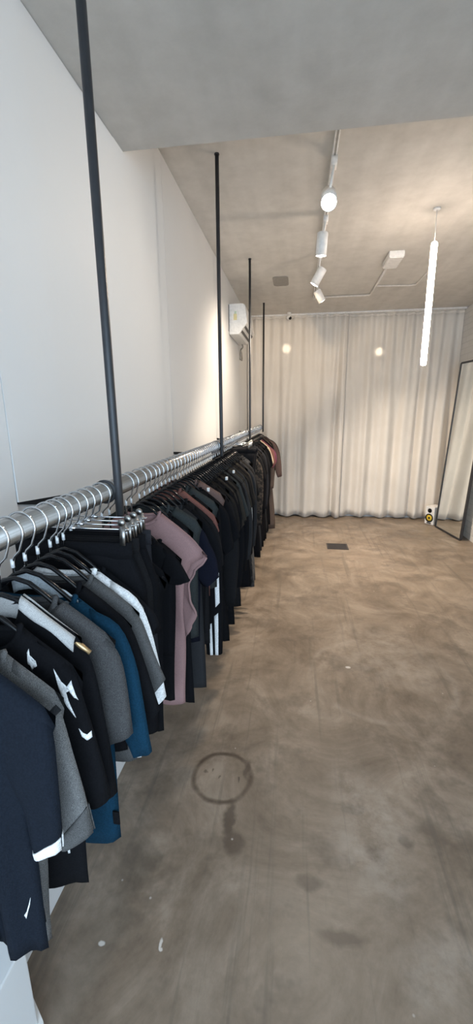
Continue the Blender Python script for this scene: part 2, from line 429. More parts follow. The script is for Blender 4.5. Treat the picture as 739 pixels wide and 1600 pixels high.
def sleeve_rows(U, L, d, nv, nu, off=0, v0=0, v1=1, u0=-1, u1=1, sides=(-1, 1), yo=-.002, sgn=1, seed=0):
    Us, Ls = bez([(a, 0, b) for a, b in U], 40), bez([(a, 0, b) for a, b in L], 40)
    def at(S, v):
        t = min(max(v, 0), 1)*40; k = min(int(t), 39); return S[k].lerp(S[k+1], t-k) + (S[40]-S[39])*max(0, v-1)*40
    out = []
    for side in sides:
        rows = []
        for j in range(nv+1):
            v = v0+(v1-v0)*j/nv; a, b = at(Us, v), at(Ls, v); row = []
            for i in range(nu+1):
                u = u0+(u1-u0)*i/nu; p = a.lerp(b, (u+1)/2)
                if off and abs(u) > .98: p = p+(a-b).normalized()*(off*.7 if u < 0 else -off*.7)
                y = yo+side*(d*(.5+.5*min(1, v*3))*math.sqrt(max(0, 1-abs(u)**3))+off) + .003*math.sin(v*8+u*2.5+seed)*min(1, v*2)
                row.append(Vector((p.x*K*sgn, y*K, p.z*K)))
            rows.append(row)
        out.append(rows)
    return out
TEE_U = [(.105, -.140), (.158, -.182), (.182, -.225), (.200, -.29), (.211, -.355)]
TEE_L = [(.085, -.29), (.11, -.335), (.135, -.36), (.155, -.38), (.172, -.392)]
LONG_U = [(.105, -.140), (.160, -.186), (.190, -.26), (.203, -.42), (.200, -.56), (.192, -.70)]
LONG_L = [(.085, -.29), (.10, -.34), (.115, -.42), (.122, -.52), (.128, -.62), (.132, -.715)]
CAP_U = [(.105, -.140), (.158, -.182), (.178, -.205), (.190, -.235)]
CAP_L = [(.10, -.25), (.13, -.262), (.15, -.264), (.165, -.26)]
def nudge(U, rr, s=.006): return [(x+rr.uniform(-s, s)*(i > 1), z+rr.uniform(-s*1.5, s*1.5)*(i > 1)) for i, (x, z) in enumerate(U)]

GLABEL = []
def make_hanger(y, yaw, label, tip=False, sw=.168, drop=0):
    r = thing('clothes_hanger', (RX, y, RZ-.21*K), label, 'hanger', 'black hangers on the rail', yaw); dz = .21*K
    rr = RR+.0035; tilt = R.uniform(-.06, .06)
    pts = [(rr*math.cos(a)+0, tilt*.0, rr*math.sin(a)+dz) for a in [math.radians(205-11*k) for k in range(22)]]
    pts += [(.018, 0, dz-.033), (.005, 0, dz-.045), (0, 0, dz-.056), (0, 0, dz-.076-drop*K)]
    bm = bmesh.new(); tube(bm, pts, .0022, 6); finish('hook', bm, M_CHROME, r)
    bm = bmesh.new(); lathe(bm, [(.0034, 0), (.0034, .016)], Matrix.Translation((0, 0, dz-.066)), 8); finish('ferrule', bm, M_FERR, r)
    e = sw-.016; xs = [-e, -e*.93, -e*.7, -.075, -.05, -.025, 0, .025, .05, .075, e*.7, e*.93, e]; xs.sort()
    bm = bmesh.new(); tube(bm, [(x*K, 0, (zs(x)-drop-.0075-.005*min(1, abs(x)/.09))*K+dz) for x in xs], .0042*K, 8, ry=.0045)
    finish('arms', bm, M_BLKPL, r)
    if tip:
        bm = bmesh.new(); tube(bm, [(.100*K, 0, (zs(.100)-drop-.004)*K+dz), (.128*K, 0, (zs(.128)-drop-.003)*K+dz), (.141*K, 0, (zs(.141)-drop-.002)*K+dz)], [.005, .005, .004], 8); finish('tip', bm, M_BRASS, r)['label'] = 'shiny bronze hanger tip'
    return r
def garment(y, kind, mat, label, cat, P, yaw=0, sleeve=None, collar=None, extra=None, group=None):
    rr = random.Random(P['seed']); hem = P['hem'] if not isinstance(P['hem'], tuple) else min(P['hem'])
    dz = -hem*K
    r = thing(kind, (RX, y, RZ-dz), label, cat, group, yaw); lo = (0, 0, dz)
    f, b = torso_verts(P); bm = bmesh.new(); grid_mesh(bm, f); grid_mesh(bm, b)
    bmesh.ops.remove_doubles(bm, verts=bm.verts, dist=2e-4)
    body = finish('body', bm, mat, r, solid=.0022, loc=lo)
    if sleeve:
        U, L = sleeve
        for sg in (1, -1):
            bm = bmesh.new()
            UU, LL = (U, L) if (sg > 0 or not P.get('leftsleeve')) else P['leftsleeve']
            for rows in sleeve_rows(UU, LL, P.get('Ds', .011), 12, 10, sgn=sg, seed=P['seed']): grid_mesh(bm, rows)
            bmesh.ops.remove_doubles(bm, verts=bm.verts, dist=2e-4)
            s = finish('sleeve', bm, mat, r, solid=.0022, loc=lo)
            if P.get('cuff'):
                cm, v0, v1, off, lab = P['cuff']; bm = bmesh.new()
                for rows in sleeve_rows(UU, LL, P.get('Ds', .011), 4, 10, off=off, v0=v0, v1=v1, sgn=sg, seed=P['seed']): grid_mesh(bm, rows)
                bmesh.ops.remove_doubles(bm, verts=bm.verts, dist=2e-4)
                c = finish('cuff', bm, cm, s, solid=.002)
                if lab: c['label'] = lab
    if P.get('collar', True):
        # neckband following front scoop and back neck
        nw, sw = P.get('nw', .075), P.get('sw', .168); nd, nb = P.get('nd', .055), P.get('nb', .012); D = P.get('D', .011)
        n = 14; pts = []
        for side in (-1, 1):
            for i in range(n):
                a = PI*i/n; x = -nw*math.cos(a)*(-side) * 1.0
                q = math.sin(a); z = zs(nw)+.004-P.get('drop', 0)-(nd if side < 0 else nb)*q
                pts.append((x*K, side*D*.6*math.sqrt(max(q, 0))*K, z*K))
        bm = bmesh.new(); tube(bm, pts, .0032, 6, closed=True, ry=.006)
        finish('collar', bm, collar or mat, r, loc=lo)
    if P.get('facing'):
        # back-neck facing, seen through the front neckline
        fm, x0, x1, dep, lab = P['facing']; D = P.get('D', .011); bm = bmesh.new(); rows = []
        for j in range(5):
            row = []
            for i in range(13):
                x = x0+(x1-x0)*i/12
                z = zs(x)-.002-P.get('drop', 0)-P.get('nb', .012)*(1 if abs(x) < .06 else .3)*.5-dep*j/4*(1-(abs(x)/.16)**2)
                row.append(Vector((x*K, (D*.30+.0005*j)*K, z*K)))
            rows.append(row)
        grid_mesh(bm, rows); c = finish('neck_facing', bm, fm, r, solid=.001, loc=lo); c['label'] = lab
    if P.get('side_tag'):
        tx, tz, tm = P['side_tag']; bm = bmesh.new()
        box(bm, (tx-.006)*K, (tx+.007)*K, -.002, .0005, (tz-.025)*K, (tz+.005)*K, Matrix.Translation((0, -P.get('D', .011)*K*.8, 0)))
        finish('care_label', bm, tm, r, smooth=False, loc=lo)
    if extra: extra(r, body, lo, P)
    return r
def overlay(parent, body, lo, name, polys, mat, off=.0016, label=None):
    """flat printed shapes laid onto the cloth: polygons in unscaled rail-local x/z, dropped along +y on the nearest surface"""
    bms = bmesh.new(); bms.from_mesh(body.data)
    for o in parent.children:
        if o.name.startswith('sleeve'): bms.from_mesh(o.data)
    tree = BVHTree.FromBMesh(bms); bm = bmesh.new()
    for pts in polys:
        vs = [bm.verts.new((x*K, 0, z*K)) for x, z in pts]; bm.faces.new(vs)
    bmesh.ops.triangulate(bm, faces=bm.faces)
    bmesh.ops.subdivide_edges(bm, edges=bm.edges, cuts=2, use_grid_fill=True)
    for v in bm.verts:
        h = tree.ray_cast(Vector((v.co.x, -.2, v.co.z)), Vector((0, 1, 0)))
        if h[0] is None: h = tree.find_nearest(Vector((v.co.x, -.02, v.co.z)))
        v.co.y = h[0].y-off
    o = finish(name, bm, mat, parent, solid=.001, loc=lo)
    if label: o['label'] = label
    bms.free(); return o

def Wtab(tw=.15, hw=.15, sw=.168): return [(0, sw), (.16, min(sw, tw+.006)), (.3, tw), (1, hw)]
def mk(i): return 1000+i*17
BLK = cloth('black_jersey', (.0062, .0063, .0076)); BLK2 = cloth('washed_black_cotton', (.0115, .0112, .0122)); BLK3 = cloth('warm_black_knit', (.0135, .012, .011))
CHAR = cloth('charcoal_cotton', (.026, .0265, .029), .15); CHARM = cloth('charcoal_melange', (.058, .0565, .057), .3); GREYM = cloth('grey_melange', (.135, .132, .130), .3)
MIDG = cloth('mid_grey_melange', (.085, .083, .082), .25); LTG = cloth('light_grey_rib', (.42, .41, .40), .1); WHT = cloth('white_cotton', (.80, .80, .80)); PALE = cloth('pale_blue_grey_lining', (.40, .44, .47))
NAVY = cloth('dark_navy_jersey', (.0095, .0125, .019)); BLUE = cloth('petrol_blue_fleece', (.006, .031, .058)); INK = cloth('ink_blue_jersey', (.007, .008, .015))
MAUVE = cloth('mauve_crepe', (.29, .175, .17), .05); MAROON = cloth('rust_brown_knit', (.17, .075, .062)); SLATE = cloth('slate_green_cotton', (.034, .038, .038)); BROWN = cloth('dusty_brown_cotton', (.15, .098, .085))
OLIVE = cloth('dark_olive_knit', (.030, .026, .022)); TAUPE = cloth('grey_taupe_denim', (.11, .082, .07), .1); CREAM = cloth('cream_cotton', (.62, .50, .36)); PURP = cloth('plum_pink_jersey', (.20, .065, .11)); ROSE = cloth('faded_rose_jersey', (.23, .10, .085))
PATT = cloth('brown_patterned_viscose', (.025, .022, .020), 0, 0, .8, (.075, .058, .046)); LACE = cloth('black_lace', (.010, .010, .011), 0, .1, .7, (.03, .028, .028)); SHINE = cloth('dark_satin', (.020, .020, .024), 0, 0, .6)
SEQ = plain('silver_sequins', (.35, .42, .45), .2, .9, scale=300, var=.6)

ORD = ['first', 'second', 'third', 'fourth', 'fifth', 'sixth', 'seventh', 'eighth', 'ninth', 'tenth', 'eleventh', 'twelfth', 'thirteenth', 'fourteenth']
mark = None; count = 0
def put(y, kind, mat, desc, cat, P, sleeve=None, land=None, full=None, yaw=0, collar=None, extra=None, tip=False, scaled=False):
    """land: short name if this garment is itself a landmark (full = its whole label); otherwise it is counted from the last landmark"""
    global mark, count
    if land:
        mark = land; count = 0; lab = full; hl = 'black plastic hanger with chrome hook holding the '+land
    else:
        count += 1; where = ORD[count-1]+' garment behind the '+mark
        lab = desc+', '+where+' on the rail'; hl = 'black plastic hanger holding the '+where
    yy = y if scaled else y*K
    make_hanger(yy, yaw, hl, tip, P.get('hsw', P.get('sw', .168)), P.get('drop', 0))
    return garment(yy, kind, mat, lab, cat, P, yaw, sleeve, collar, extra)

def logo1(r, body, lo, P):
    overlay(r, body, lo, 'logo', [[(.058, -.572), (.062, -.566), (.068, -.548), (.072, -.536), (.069, -.551), (.064, -.566), (.060, -.580)]], WHT, label='small white squiggle logo')
def logo3(r, body, lo, P):
    overlay(r, body, lo, 'logo', [[(.088, -.548), (.0915, -.548), (.0915, -.525), (.088, -.525)]], WHT, label='small white hem mark')
def seam2(r, body, lo, P):
    overlay(r, body, lo, 'shoulder_seam', [[(.100, -.246), (.107, -.252), (.134, -.228), (.128, -.218)]], CHAR, label='dark shoulder seam band')
# --- nearest group, front to back -------------------------------------------------
put(.43, 'cuffed_shirt', NAVY, '', 'top', dict(seed=1, drop=.032, hem=(-.632, -.655), W=[(0, .150), (.2, .118), (.45, .088), (1, .083)], WL=[(0, .150), (.25, .06), (.5, .004), (1, -.008)], sw=.150, nw=.06, A=.007, nd=.05, hc=.0,
    cuff=(WHT, .955, 1.01, .002, 'white cuff lining'), ), extra=logo1, land='navy top with white cuffs',
    full='nearest garment on the rail, a long dark navy top with white-lined sleeve cuffs',
    sleeve=([(.075, -.158), (.128, -.199), (.143, -.226), (.144, -.32), (.134, -.427)], [(.05, -.28), (.07, -.32), (.078, -.36), (.086, -.40), (.095, -.441)]))
put(.47, 't_shirt', GREYM, '', 't-shirt', dict(seed=2, drop=.046, hem=(-.66, -.70), W=[(0, .138), (.2, .118), (.5, .075), (1, .058)], WL=[(0, .138), (.3, .14), (1, .14)], sw=.138, nw=.055, side_tag=(.055, -.62, BLK), A=.003,
    cuff=(MIDG, .90, 1.005, .0025, None)), extra=seam2, land='grey T-shirt with turned-up cuffs', full='grey melange T-shirt with turned-up cuffs, right behind the nearest navy top',
    sleeve=([(.07, -.152), (.112, -.197), (.134, -.236), (.149, -.33), (.160, -.444)], [(.05, -.30), (.07, -.35), (.085, -.40), (.097, -.44), (.106, -.478)]))
def prnt(r, body, lo, P):
    # white brush-like chest and sleeve print
    a = [(.0700, -.1430), (.0735, -.1370), (.0745, -.1470), (.0790, -.1560), (.0850, -.1560), (.0870, -.1640), (.0830, -.1665), (.0790, -.1650), (.0770, -.1720), (.0745, -.1640), (.0700, -.1610), (.0710, -.1530)]
    b = [(.1060, -.1860), (.1105, -.1940), (.1180, -.2060), (.1270, -.2120), (.1330, -.2030), (.1380, -.2200), (.1420, -.2350), (.1360, -.2260), (.1310, -.2180), (.1255, -.2210), (.1330, -.2500), (.1370, -.2640), (.1250, -.2430), (.1130, -.2160)]
    c = [(.1390, -.2840), (.1440, -.2920), (.1500, -.2960), (.1545, -.2930), (.1550, -.3040), (.1490, -.3060), (.1420, -.2990)]
    logo3(r, body, lo, P)
    a = [(.0775+(x-.0785)*.8-.003, z-.018) for x, z in a]
    overlay(r, body, lo, 'print', [a, b, c], WHT, label='white brush-stroke print')
put(.51, 't_shirt', BLK, '', 't-shirt', dict(seed=3, drop=.026, hem=(-.63, -.618), W=[(0, .146), (.25, .128), (1, .116)], WL=Wtab(.14, .13, .15), sw=.146, nw=.055, nd=.045, D=.010, A=.003), extra=prnt,
    land='black T-shirt with white print', full='black T-shirt with a white brush-stroke print on shoulder and sleeve',
    sleeve=([(.08, -.146), (.126, -.183), (.142, -.212), (.158, -.315), (.172, -.424)], [(.06, -.30), (.085, -.35), (.10, -.38), (.117, -.41), (.133, -.440)]))
def strap(r, body, lo, P):
    bm = bmesh.new(); rows = []
    for side in (-1, 1):
        rr_ = []
        for j in range(5):
            row = []
            for i in range(11):
                x = .036+.084*i/10; dep = (.017+.003*math.sin(i*.8))*(j/4) if side < 0 else .03*j/4
                row.append(Vector((x*K, side*(.003+.010*math.sqrt(j/4))*K, (zs(x)-P.get('drop', 0)+.008-dep)*K)))
            rr_.append(row)
        grid_mesh(bm, rr_)
    for i in range(10): pass
    o = finish('shoulder_panel', bm, LTG, r, solid=.003, loc=lo); o['label'] = 'light grey shoulder panel'
put(.548, 'colour_block_shirt', BLK, '', 'top', dict(seed=4, drop=.014, hem=(-.48, -.48), W=Wtab(.135, .13, .128), sw=.118, nw=.036, nd=.06, facing=(LTG, -.11, .03, .04, 'grey neck facing'), A=.003), extra=strap, tip=True,
    land='black top with light grey shoulder', full='black top with a light grey shoulder panel and a bronze hanger tip showing',
    sleeve=([(.085, -.150), (.128, -.178), (.145, -.205), (.155, -.32), (.166, -.452)], [(.06, -.30), (.08, -.35), (.10, -.40), (.112, -.43), (.128, -.462)]))
put(.582, 't_shirt', CHARM, '', 't-shirt', dict(seed=5, hem=-.46, W=Wtab(.15, .14), sw=.16, nw=.070, nd=.05, A=.003),
    land='charcoal melange T-shirt', full='charcoal melange T-shirt hanging just in front of the petrol blue sweatshirt',
    sleeve=([(.10, -.137), (.155, -.180), (.174, -.210), (.182, -.28), (.188, -.357)], [(.08, -.28), (.10, -.33), (.112, -.35), (.125, -.37), (.138, -.389)]))
put(.614, 'sweatshirt', BLUE, '', 'sweatshirt', dict(seed=6, facing=(PALE, -.035, .088, .034, 'pale blue-grey neck facing'), hem=(-.66, -.640), W=[(0, .165), (.2, .148), (.5, .132), (1, .128)], WL=Wtab(.15, .14, .165), sw=.165, nw=.086, nd=.04, side_tag=(.127, -.575, BLK), A=.003, hc=.02),
    land='petrol blue sweatshirt', full='petrol blue sweatshirt, the only blue garment near the front of the rail',
    sleeve=([(.11, -.143), (.161, -.170), (.184, -.235), (.197, -.33), (.207, -.424)], [(.09, -.29), (.12, -.34), (.14, -.38), (.155, -.41), (.170, -.438)]))
put(.65, 't_shirt', BLK, 'black T-shirt squeezed before the grey and white T-shirts', 't-shirt', dict(seed=7, hem=-.47, W=Wtab(.145, .14), nw=.075, A=.003), sleeve=(nudge(TEE_U, R), [(a, b-.03) for a, b in TEE_L]),
    land='black T-shirt behind the blue', full='black T-shirt squeezed between the petrol blue sweatshirt and the grey T-shirt')
put(.689, 't_shirt', MIDG, '', 't-shirt', dict(seed=8, hem=-.525, W=Wtab(.15, .14), sw=.164, nw=.078, nd=.04, A=.003), land='mid-grey T-shirt',
    full='mid-grey melange T-shirt hanging directly in front of the white T-shirt',
    sleeve=([(.105, -.141), (.160, -.186), (.180, -.225), (.198, -.28), (.212, -.328)], [(.09, -.28), (.115, -.33), (.135, -.345), (.158, -.36), (.180, -.368)]))
put(.713, 't_shirt', WHT, '', 't-shirt', dict(seed=9, hem=-.54, W=Wtab(.15, .14), sw=.164, nw=.073, nd=.04, D=.008, Ds=.009, A=.002), land='white T-shirt',
    full='white T-shirt, the only white garment on the rail',
    sleeve=([(.105, -.133), (.154, -.168), (.180, -.228), (.192, -.30), (.203, -.386)], [(.09, -.28), (.115, -.33), (.135, -.365), (.156, -.395), (.178, -.408)]))
def seq(r, body, lo, P):
    overlay(r, body, lo, 'sequins', [[(.135, -.172), (.148, -.177), (.160, -.190), (.168, -.207), (.160, -.212), (.150, -.200), (.140, -.188)]], SEQ, label='silver sequin trim')
put(.735, 'top', BLK, '', 'top', dict(seed=10, hem=-.50, W=Wtab(.15, .14), sw=.17, nw=.08, D=.008, A=.002), extra=seq, land='black top with sequin shoulder',
    full='black top with silver sequins at the shoulder, behind the white T-shirt', sleeve=(CAP_U, CAP_L))

# --- clip hangers with trousers ----------------------------------------------------
def clip_hanger(y, label, half=.115):
    r = thing('clip_hanger', (RX, y, RZ-.10*K), label, 'hanger', 'steel clip hangers on the rail'); dz = .10*K
    rr = RR+.0035
    pts = [(rr*math.cos(a), 0, rr*math.sin(a)+dz) for a in [math.radians(205-11*k) for k in range(22)]]
    pts += [(.018, 0, dz-.033), (.005, 0, dz-.042), (0, 0, dz-.050), (0, 0, .056*K+.006)]
    bm = bmesh.new(); tube(bm, pts, .0022, 6); finish('hook', bm, M_CHROME, r)
    bm = bmesh.new(); lathe(bm, [(.0034, 0), (.0034, .014)], Matrix.Translation((0, 0, dz-.054)), 8); finish('ferrule', bm, M_FERR, r)
    bm = bmesh.new(); tube(bm, [(-half*1.12*K, 0, .056*K), (half*1.12*K, 0, .056*K)], .0017, 8); tube(bm, [(-.012, 0, .056*K), (.012, 0, .056*K)], .004, 8); finish('bar', bm, M_CHROME, r)
    for sg in (-1, 1):
        bm = bmesh.new(); x = sg*half*K
        for s2 in (-1, 1):
            box(bm, -.006, .006, -.0012, .0012, -.030, .016, Matrix.Translation((x, s2*.006, .052*K)) @ Matrix.Rotation(s2*.16, 4, 'X'))
        lathe(bm, [(.008, -.002), (.008, .002)], Matrix.Translation((x, -.0095, .052*K+.022)) @ Matrix.Rotation(PI/2, 4, 'X'), 14)
        tube(bm, [(x-.008, 0, .056*K), (x+.008, 0, .056*K)], .005, 10)
        finish('clip', bm, M_CLIP, r)
    return r
def trousers(y, kind, mat, label, length, ww=.158, seed=0, D=.010, cat='trousers', slope=0, hw=None):
    zt = -.082; hem = zt-length; dz = -hem*K; rr = random.Random(seed)
    r = thing(kind, (RX, y, RZ-dz), label, cat); lo = (0, 0, dz)
    hw = hw or ww*1.04
    for sg in (-1, 1):
        bm = bmesh.new(); ph = rr.uniform(0, 6)
        for side in (-1, 1):
            rows = []
            for j in range(15):
                t = j/14; row = []
                for i in range(11):
                    q = i/10
                    inner = -.004 if t < .34 else .010*min(1, (t-.34)*3)
                    outer = ww+(hw-ww)*min(1, t*2.5)
                    x = inner+(outer-inner)*q
                    dd = math.sqrt(max(0, 1-abs(2*q-1)**3)) if t > .34 else math.sqrt(max(0, 1-q**4))
                    yy = side*D*dd*(.55+.45*min(1, t*4))+.0035*min(1, t*3)*math.sin(q*6+ph+t)
                    row.append(Vector((sg*x*K, yy*K, (zt-.001-length*t-.012*slope*q)*K)))
                rows.append(row)
            grid_mesh(bm, rows)
        bmesh.ops.remove_doubles(bm, verts=bm.verts, dist=2e-4)
        finish('leg', bm, mat, r, solid=.002, loc=lo)
    bm = bmesh.new()
    for side in (-1, 1):
        rows = []
        for j in range(3):
            rows.append([Vector(((-1+2*i/16)*(ww+.002)*K, side*(D*.62*math.sqrt(max(0, 1-abs(-1+2*i/16)**4))+.0008)*K, (zt+.010-.034*j/2)*K)) for i in range(17)])
        grid_mesh(bm, rows)
    bmesh.ops.remove_doubles(bm, verts=bm.verts, dist=2e-4)
    finish('waistband', bm, mat, r, solid=.0025, loc=lo)
    return r
near_clips = [(.765, 'shorts', BLK, 'black shorts', .185, .128), (.797, 'shorts', BLK2, 'washed-black shorts', .20, .130), (.828, 'shorts', BLK, 'black wide-leg shorts', .215, .133), (.860, 'trousers', SHINE, 'dark satin trousers', .42, .134)]
for i, (y, kind, m, nm, ln, ww) in enumerate(near_clips):
    clip_hanger(y*K, '%s steel clip hanger from the front, holding %s' % (['first', 'second', 'third', 'fourth'][i], nm))
    trousers(y*K, kind, m, ['black shorts on the clip hanger nearest the front', 'washed-black shorts on the second clip hanger from the front', 'black wide-leg shorts on the third clip hanger from the front', 'dark satin trousers on the fourth clip hanger, behind the shorts'][i], ln, ww, 50+i, cat=kind, hw=ww+(.026 if kind == 'shorts' else .004), slope=1 if kind == 'shorts' else 0)

# --- between the clip hangers and the second rod --------------------------------------
mark = 'satin trousers'; count = 0
DRESS_W = [(0, .15), (.12, .128), (.3, .13), (1, .17)]
def tee(y, mat, nm, hem=-.62, seed=None, **kw):
    rr = random.Random(int(y*1000)); P = dict(seed=int(y*1000), hem=hem+rr.uniform(-.03, .03), W=Wtab(.148, .145+rr.uniform(-.01, .01)), A=.003, D=kw.pop('D', .0105), nt=14, ns=16); P.update(kw.pop('P', {}))
    sl = kw.pop('sl', (TEE_U, TEE_L)); U = nudge(sl[0], rr); dx, dzz = U[-1][0]-sl[0][-1][0], U[-1][1]-sl[0][-1][1]
    L = list(sl[1]); L[-1] = (L[-1][0]+dx, L[-1][1]+dzz)
    return put(y, kw.pop('kind', 't_shirt'), mat, nm, kw.pop('cat', 't-shirt'), P, sleeve=(U, L), yaw=rr.uniform(-.03, .02), **kw)
def longs(y, mat, nm, hem=-.70, **kw): return tee(y, mat, nm, hem, sl=(LONG_U, LONG_L), kind=kw.pop('kind', 'long_sleeved_top'), cat=kw.pop('cat', 'top'), **kw)
def dress(y, mat, nm, hem=-.9, cap=False, **kw):
    rr = random.Random(int(y*1000)+7); P = dict(seed=int(y*1000), hem=hem+rr.uniform(-.02, .02), W=kw.pop('W', DRESS_W), sw=.15, nw=.08, A=.004, nt=16, ns=16, D=.011); P.update(kw.pop('P', {}))
    return put(y, kw.pop('kind', 'dress'), mat, nm, kw.pop('cat', 'dress'), P, sleeve=(CAP_U, CAP_L) if cap else None, yaw=rr.uniform(-.03, .02), **kw)
dress(.905, BLK, '', -.65, P=dict(drop=.045, W=[(0, .15), (.15, .125), (1, .108)]), land='long black dress', full='long black sleeveless dress hanging just before the nearest ceiling rod')
dress(.945, BLK, 'long black dress', -.66, P=dict(drop=.045, W=[(0, .15), (.15, .125), (1, .112)]))
tee(1.05, BLK, 'black T-shirt', -.50, P=dict(drop=.042, sw=.15, W=[(0, .15), (.2, .125), (1, .112)]), sl=([(.10, -.178), (.138, -.208), (.152, -.228), (.162, -.25), (.168, -.272)], [(.09, -.275), (.10, -.283), (.11, -.286), (.122, -.286), (.135, -.283)]))
dress(1.085, BLK, 'long black dress', -.69, P=dict(drop=.05, W=[(0, .14), (.15, .118), (1, .100)]))
def pinktrim(r, body, lo, P):
    zz0 = zs(.2)+.004
    pts = []
    Wb = P['Wb']; hem = P['hem']
    for i in range(25):
        t = .01+.50*i/24; x = interp(Wb, t); z = zz0+(hem-zz0)*t
        pts.append((x*K, .0005*K, z*K))
    bm = bmesh.new(); tube(bm, pts, .0028, 6, ry=.0045); o = finish('armhole_trim', bm, MAUVE, r, loc=lo)
pk = dict(seed=61, gape=.028, hsw=.150, hem=(-.750, -.752), sw=.200, nw=.06, nd=.04, D=.015, A=.002, hc=.0, nt=26, ns=24, collar=True)
pk['Wf'] = [(0, .200), (.05, .150), (.14, .132), (.4, .126), (1, .114)]
pk['Wb'] = [(0, .200), (.03, .192), (.10, .160), (.19, .139), (.28, .142), (.38, .160), (.46, .142), (.54, .124), (1, .114)]
pk['WL'] = [(0, .19), (.05, .15), (.15, .13), (1, .13)]; pk['W'] = pk['Wf']
def pinkx(r, body, lo, P):
    P = dict(P); P['hem'] = -.751; pinktrim(r, body, lo, P)
put(1.148, 'sleeveless_dress', MAUVE, '', 'dress', pk, land='mauve sleeveless dress', full='mauve sleeveless dress with a wide open armhole, past the nearest ceiling rod', extra=pinkx)
dress(1.19, BLK, 'long black dress with narrow hem', -.79, P=dict(W=[(0, .15), (.15, .13), (.6, .13), (1, .135)]))
tee(1.235, SLATE, 'slate T-shirt', -.58, P=dict(sw=.13, nw=.06), sl=([(.08, -.122), (.118, -.15), (.128, -.165), (.134, -.178), (.138, -.19)], [(.08, -.2), (.095, -.205), (.105, -.206), (.115, -.204), (.125, -.2)]))
tee(1.27, INK, 'ink blue T-shirt', -.60, land='ink blue T-shirt', full='ink blue T-shirt with drooping sleeve, just behind the mauve dress')
dress(1.31, CHAR, 'long charcoal dress', -.81, P=dict(W=[(0, .15), (.2, .14), (1, .148)]), land='long charcoal dress', full='long charcoal dress reaching lowest, just behind the mauve dress and ink blue T-shirt')
tee(1.355, BLK, 'black T-shirt', -.62)
tee(1.40, BLK2, 'washed-black T-shirt', -.66)
put(1.445, 'cap_sleeved_top', MAROON, '', 'top', dict(seed=71, hem=-.50, W=[(0, .182), (.10, .165), (.3, .15), (1, .14)], sw=.178, nw=.04, nd=.03, A=.003), land='rust-brown top', full='rust-brown top with cap sleeves, the only reddish brown shoulder mid-rail',
    sleeve=([(.105, -.138), (.158, -.182), (.172, -.204), (.181, -.242)], [(.11, -.25), (.13, -.27), (.148, -.285), (.158, -.288)]))
dress(1.485, BLK, 'long black dress', -.68, P=dict(W=[(0, .15), (.15, .128), (1, .13)]))
tee(1.525, SLATE, 'slate sleeveless top', -.52, land='slate top', full='slate grey top with a squared shoulder tip, behind the rust-brown top', kind='top', cat='top',
    P=dict(sw=.135, nw=.045), sl=([(.08, -.120), (.122, -.152), (.134, -.164), (.14, -.178), (.142, -.192)], [(.08, -.2), (.095, -.203), (.11, -.203), (.12, -.2), (.13, -.196)]))
def stripes(r, body, lo, P):
    U, L = P['sl']
    for s in r.children:
        if not s.name.startswith('sleeve') or s.data.vertices[0].co.x < 0: continue
        for (u0, u1, v0, v1) in ((-.72, -.30, .44, .72), (-.12, .22, .46, .58), (-.55, -.14, .76, 1.0), (.16, .52, .79, 1.0)):
            bm = bmesh.new()
            for rows in sleeve_rows(U, L, P.get('Ds', .011), 8, 3, off=.0022, v0=v0, v1=v1, u0=u0, u1=u1, sides=(-1,), seed=P['seed']): grid_mesh(bm, rows)
            finish('stripe', bm, WHT, s, solid=.001)['label'] = 'white sleeve stripe'
tkU = [(.105, -.140), (.150, -.18), (.163, -.24), (.165, -.45), (.166, -.66), (.160, -.835)]; tkL = [(.07, -.29), (.07, -.36), (.075, -.46), (.08, -.6), (.085, -.72), (.092, -.845)]
put(1.58, 'track_jacket', BLK, '', 'jacket', dict(seed=81, hem=-.70, W=Wtab(.14, .14, .15), sw=.15, A=.003, sl=(tkU, tkL)), sleeve=(tkU, tkL), land='striped track jacket', full='black track jacket with white stripes down its long sleeve', extra=stripes)
tee(1.625, BLK, 'black T-shirt', -.64)
tee(1.665, BROWN, 'dusty brown top', -.55, land='dusty brown top', full='dusty brown top with a white size tag on its hanger, behind the track jacket', kind='top', cat='top', P=dict(sw=.13, nw=.045),
    sl=([(.08, -.120), (.115, -.148), (.127, -.166), (.131, -.18), (.132, -.19)], [(.08, -.19), (.095, -.192), (.105, -.192), (.113, -.19), (.122, -.186)]))
run = [(1.71, 'd', BLK, 'long black dress', -.86), (1.75, 't', BLK, 'black T-shirt', -.66), (1.79, 'l', BLK2, 'washed-black long-sleeved top', -.72), (1.83, 't', BLK3, 'warm black T-shirt', -.64),
       (1.87, 'd', BLK, 'long black dress', -.84), (1.91, 't', BLK, 'black T-shirt', -.60), (1.95, 't', OLIVE, 'dark olive T-shirt', -.62), (1.99, 'l', BLK, 'black long-sleeved top', -.74)]
def go(run):
    for (y, k, m, nm, hem) in run: {'t': tee, 'l': longs, 'd': dress}[k](y, m, nm, hem)
go(run)
tee(2.03, OLIVE, 'x', -.66, land='tagged olive T-shirt', full='dark olive T-shirt with a white size tag, before the second ceiling rod')
go([(2.07, 't', BLK3, 'warm black T-shirt', -.66), (2.11, 'd', BLK2, 'long washed-black dress', -.86), (2.15, 't', SLATE, 'slate T-shirt', -.62), (2.19, 'l', BLK, 'black long-sleeved top', -.76), (2.23, 't', CHAR, 'charcoal T-shirt', -.66)])
tee(2.27, SLATE, 'x', -.66, land='tagged slate T-shirt', full='slate T-shirt with a white size tag, nearest garment before the second ceiling rod')
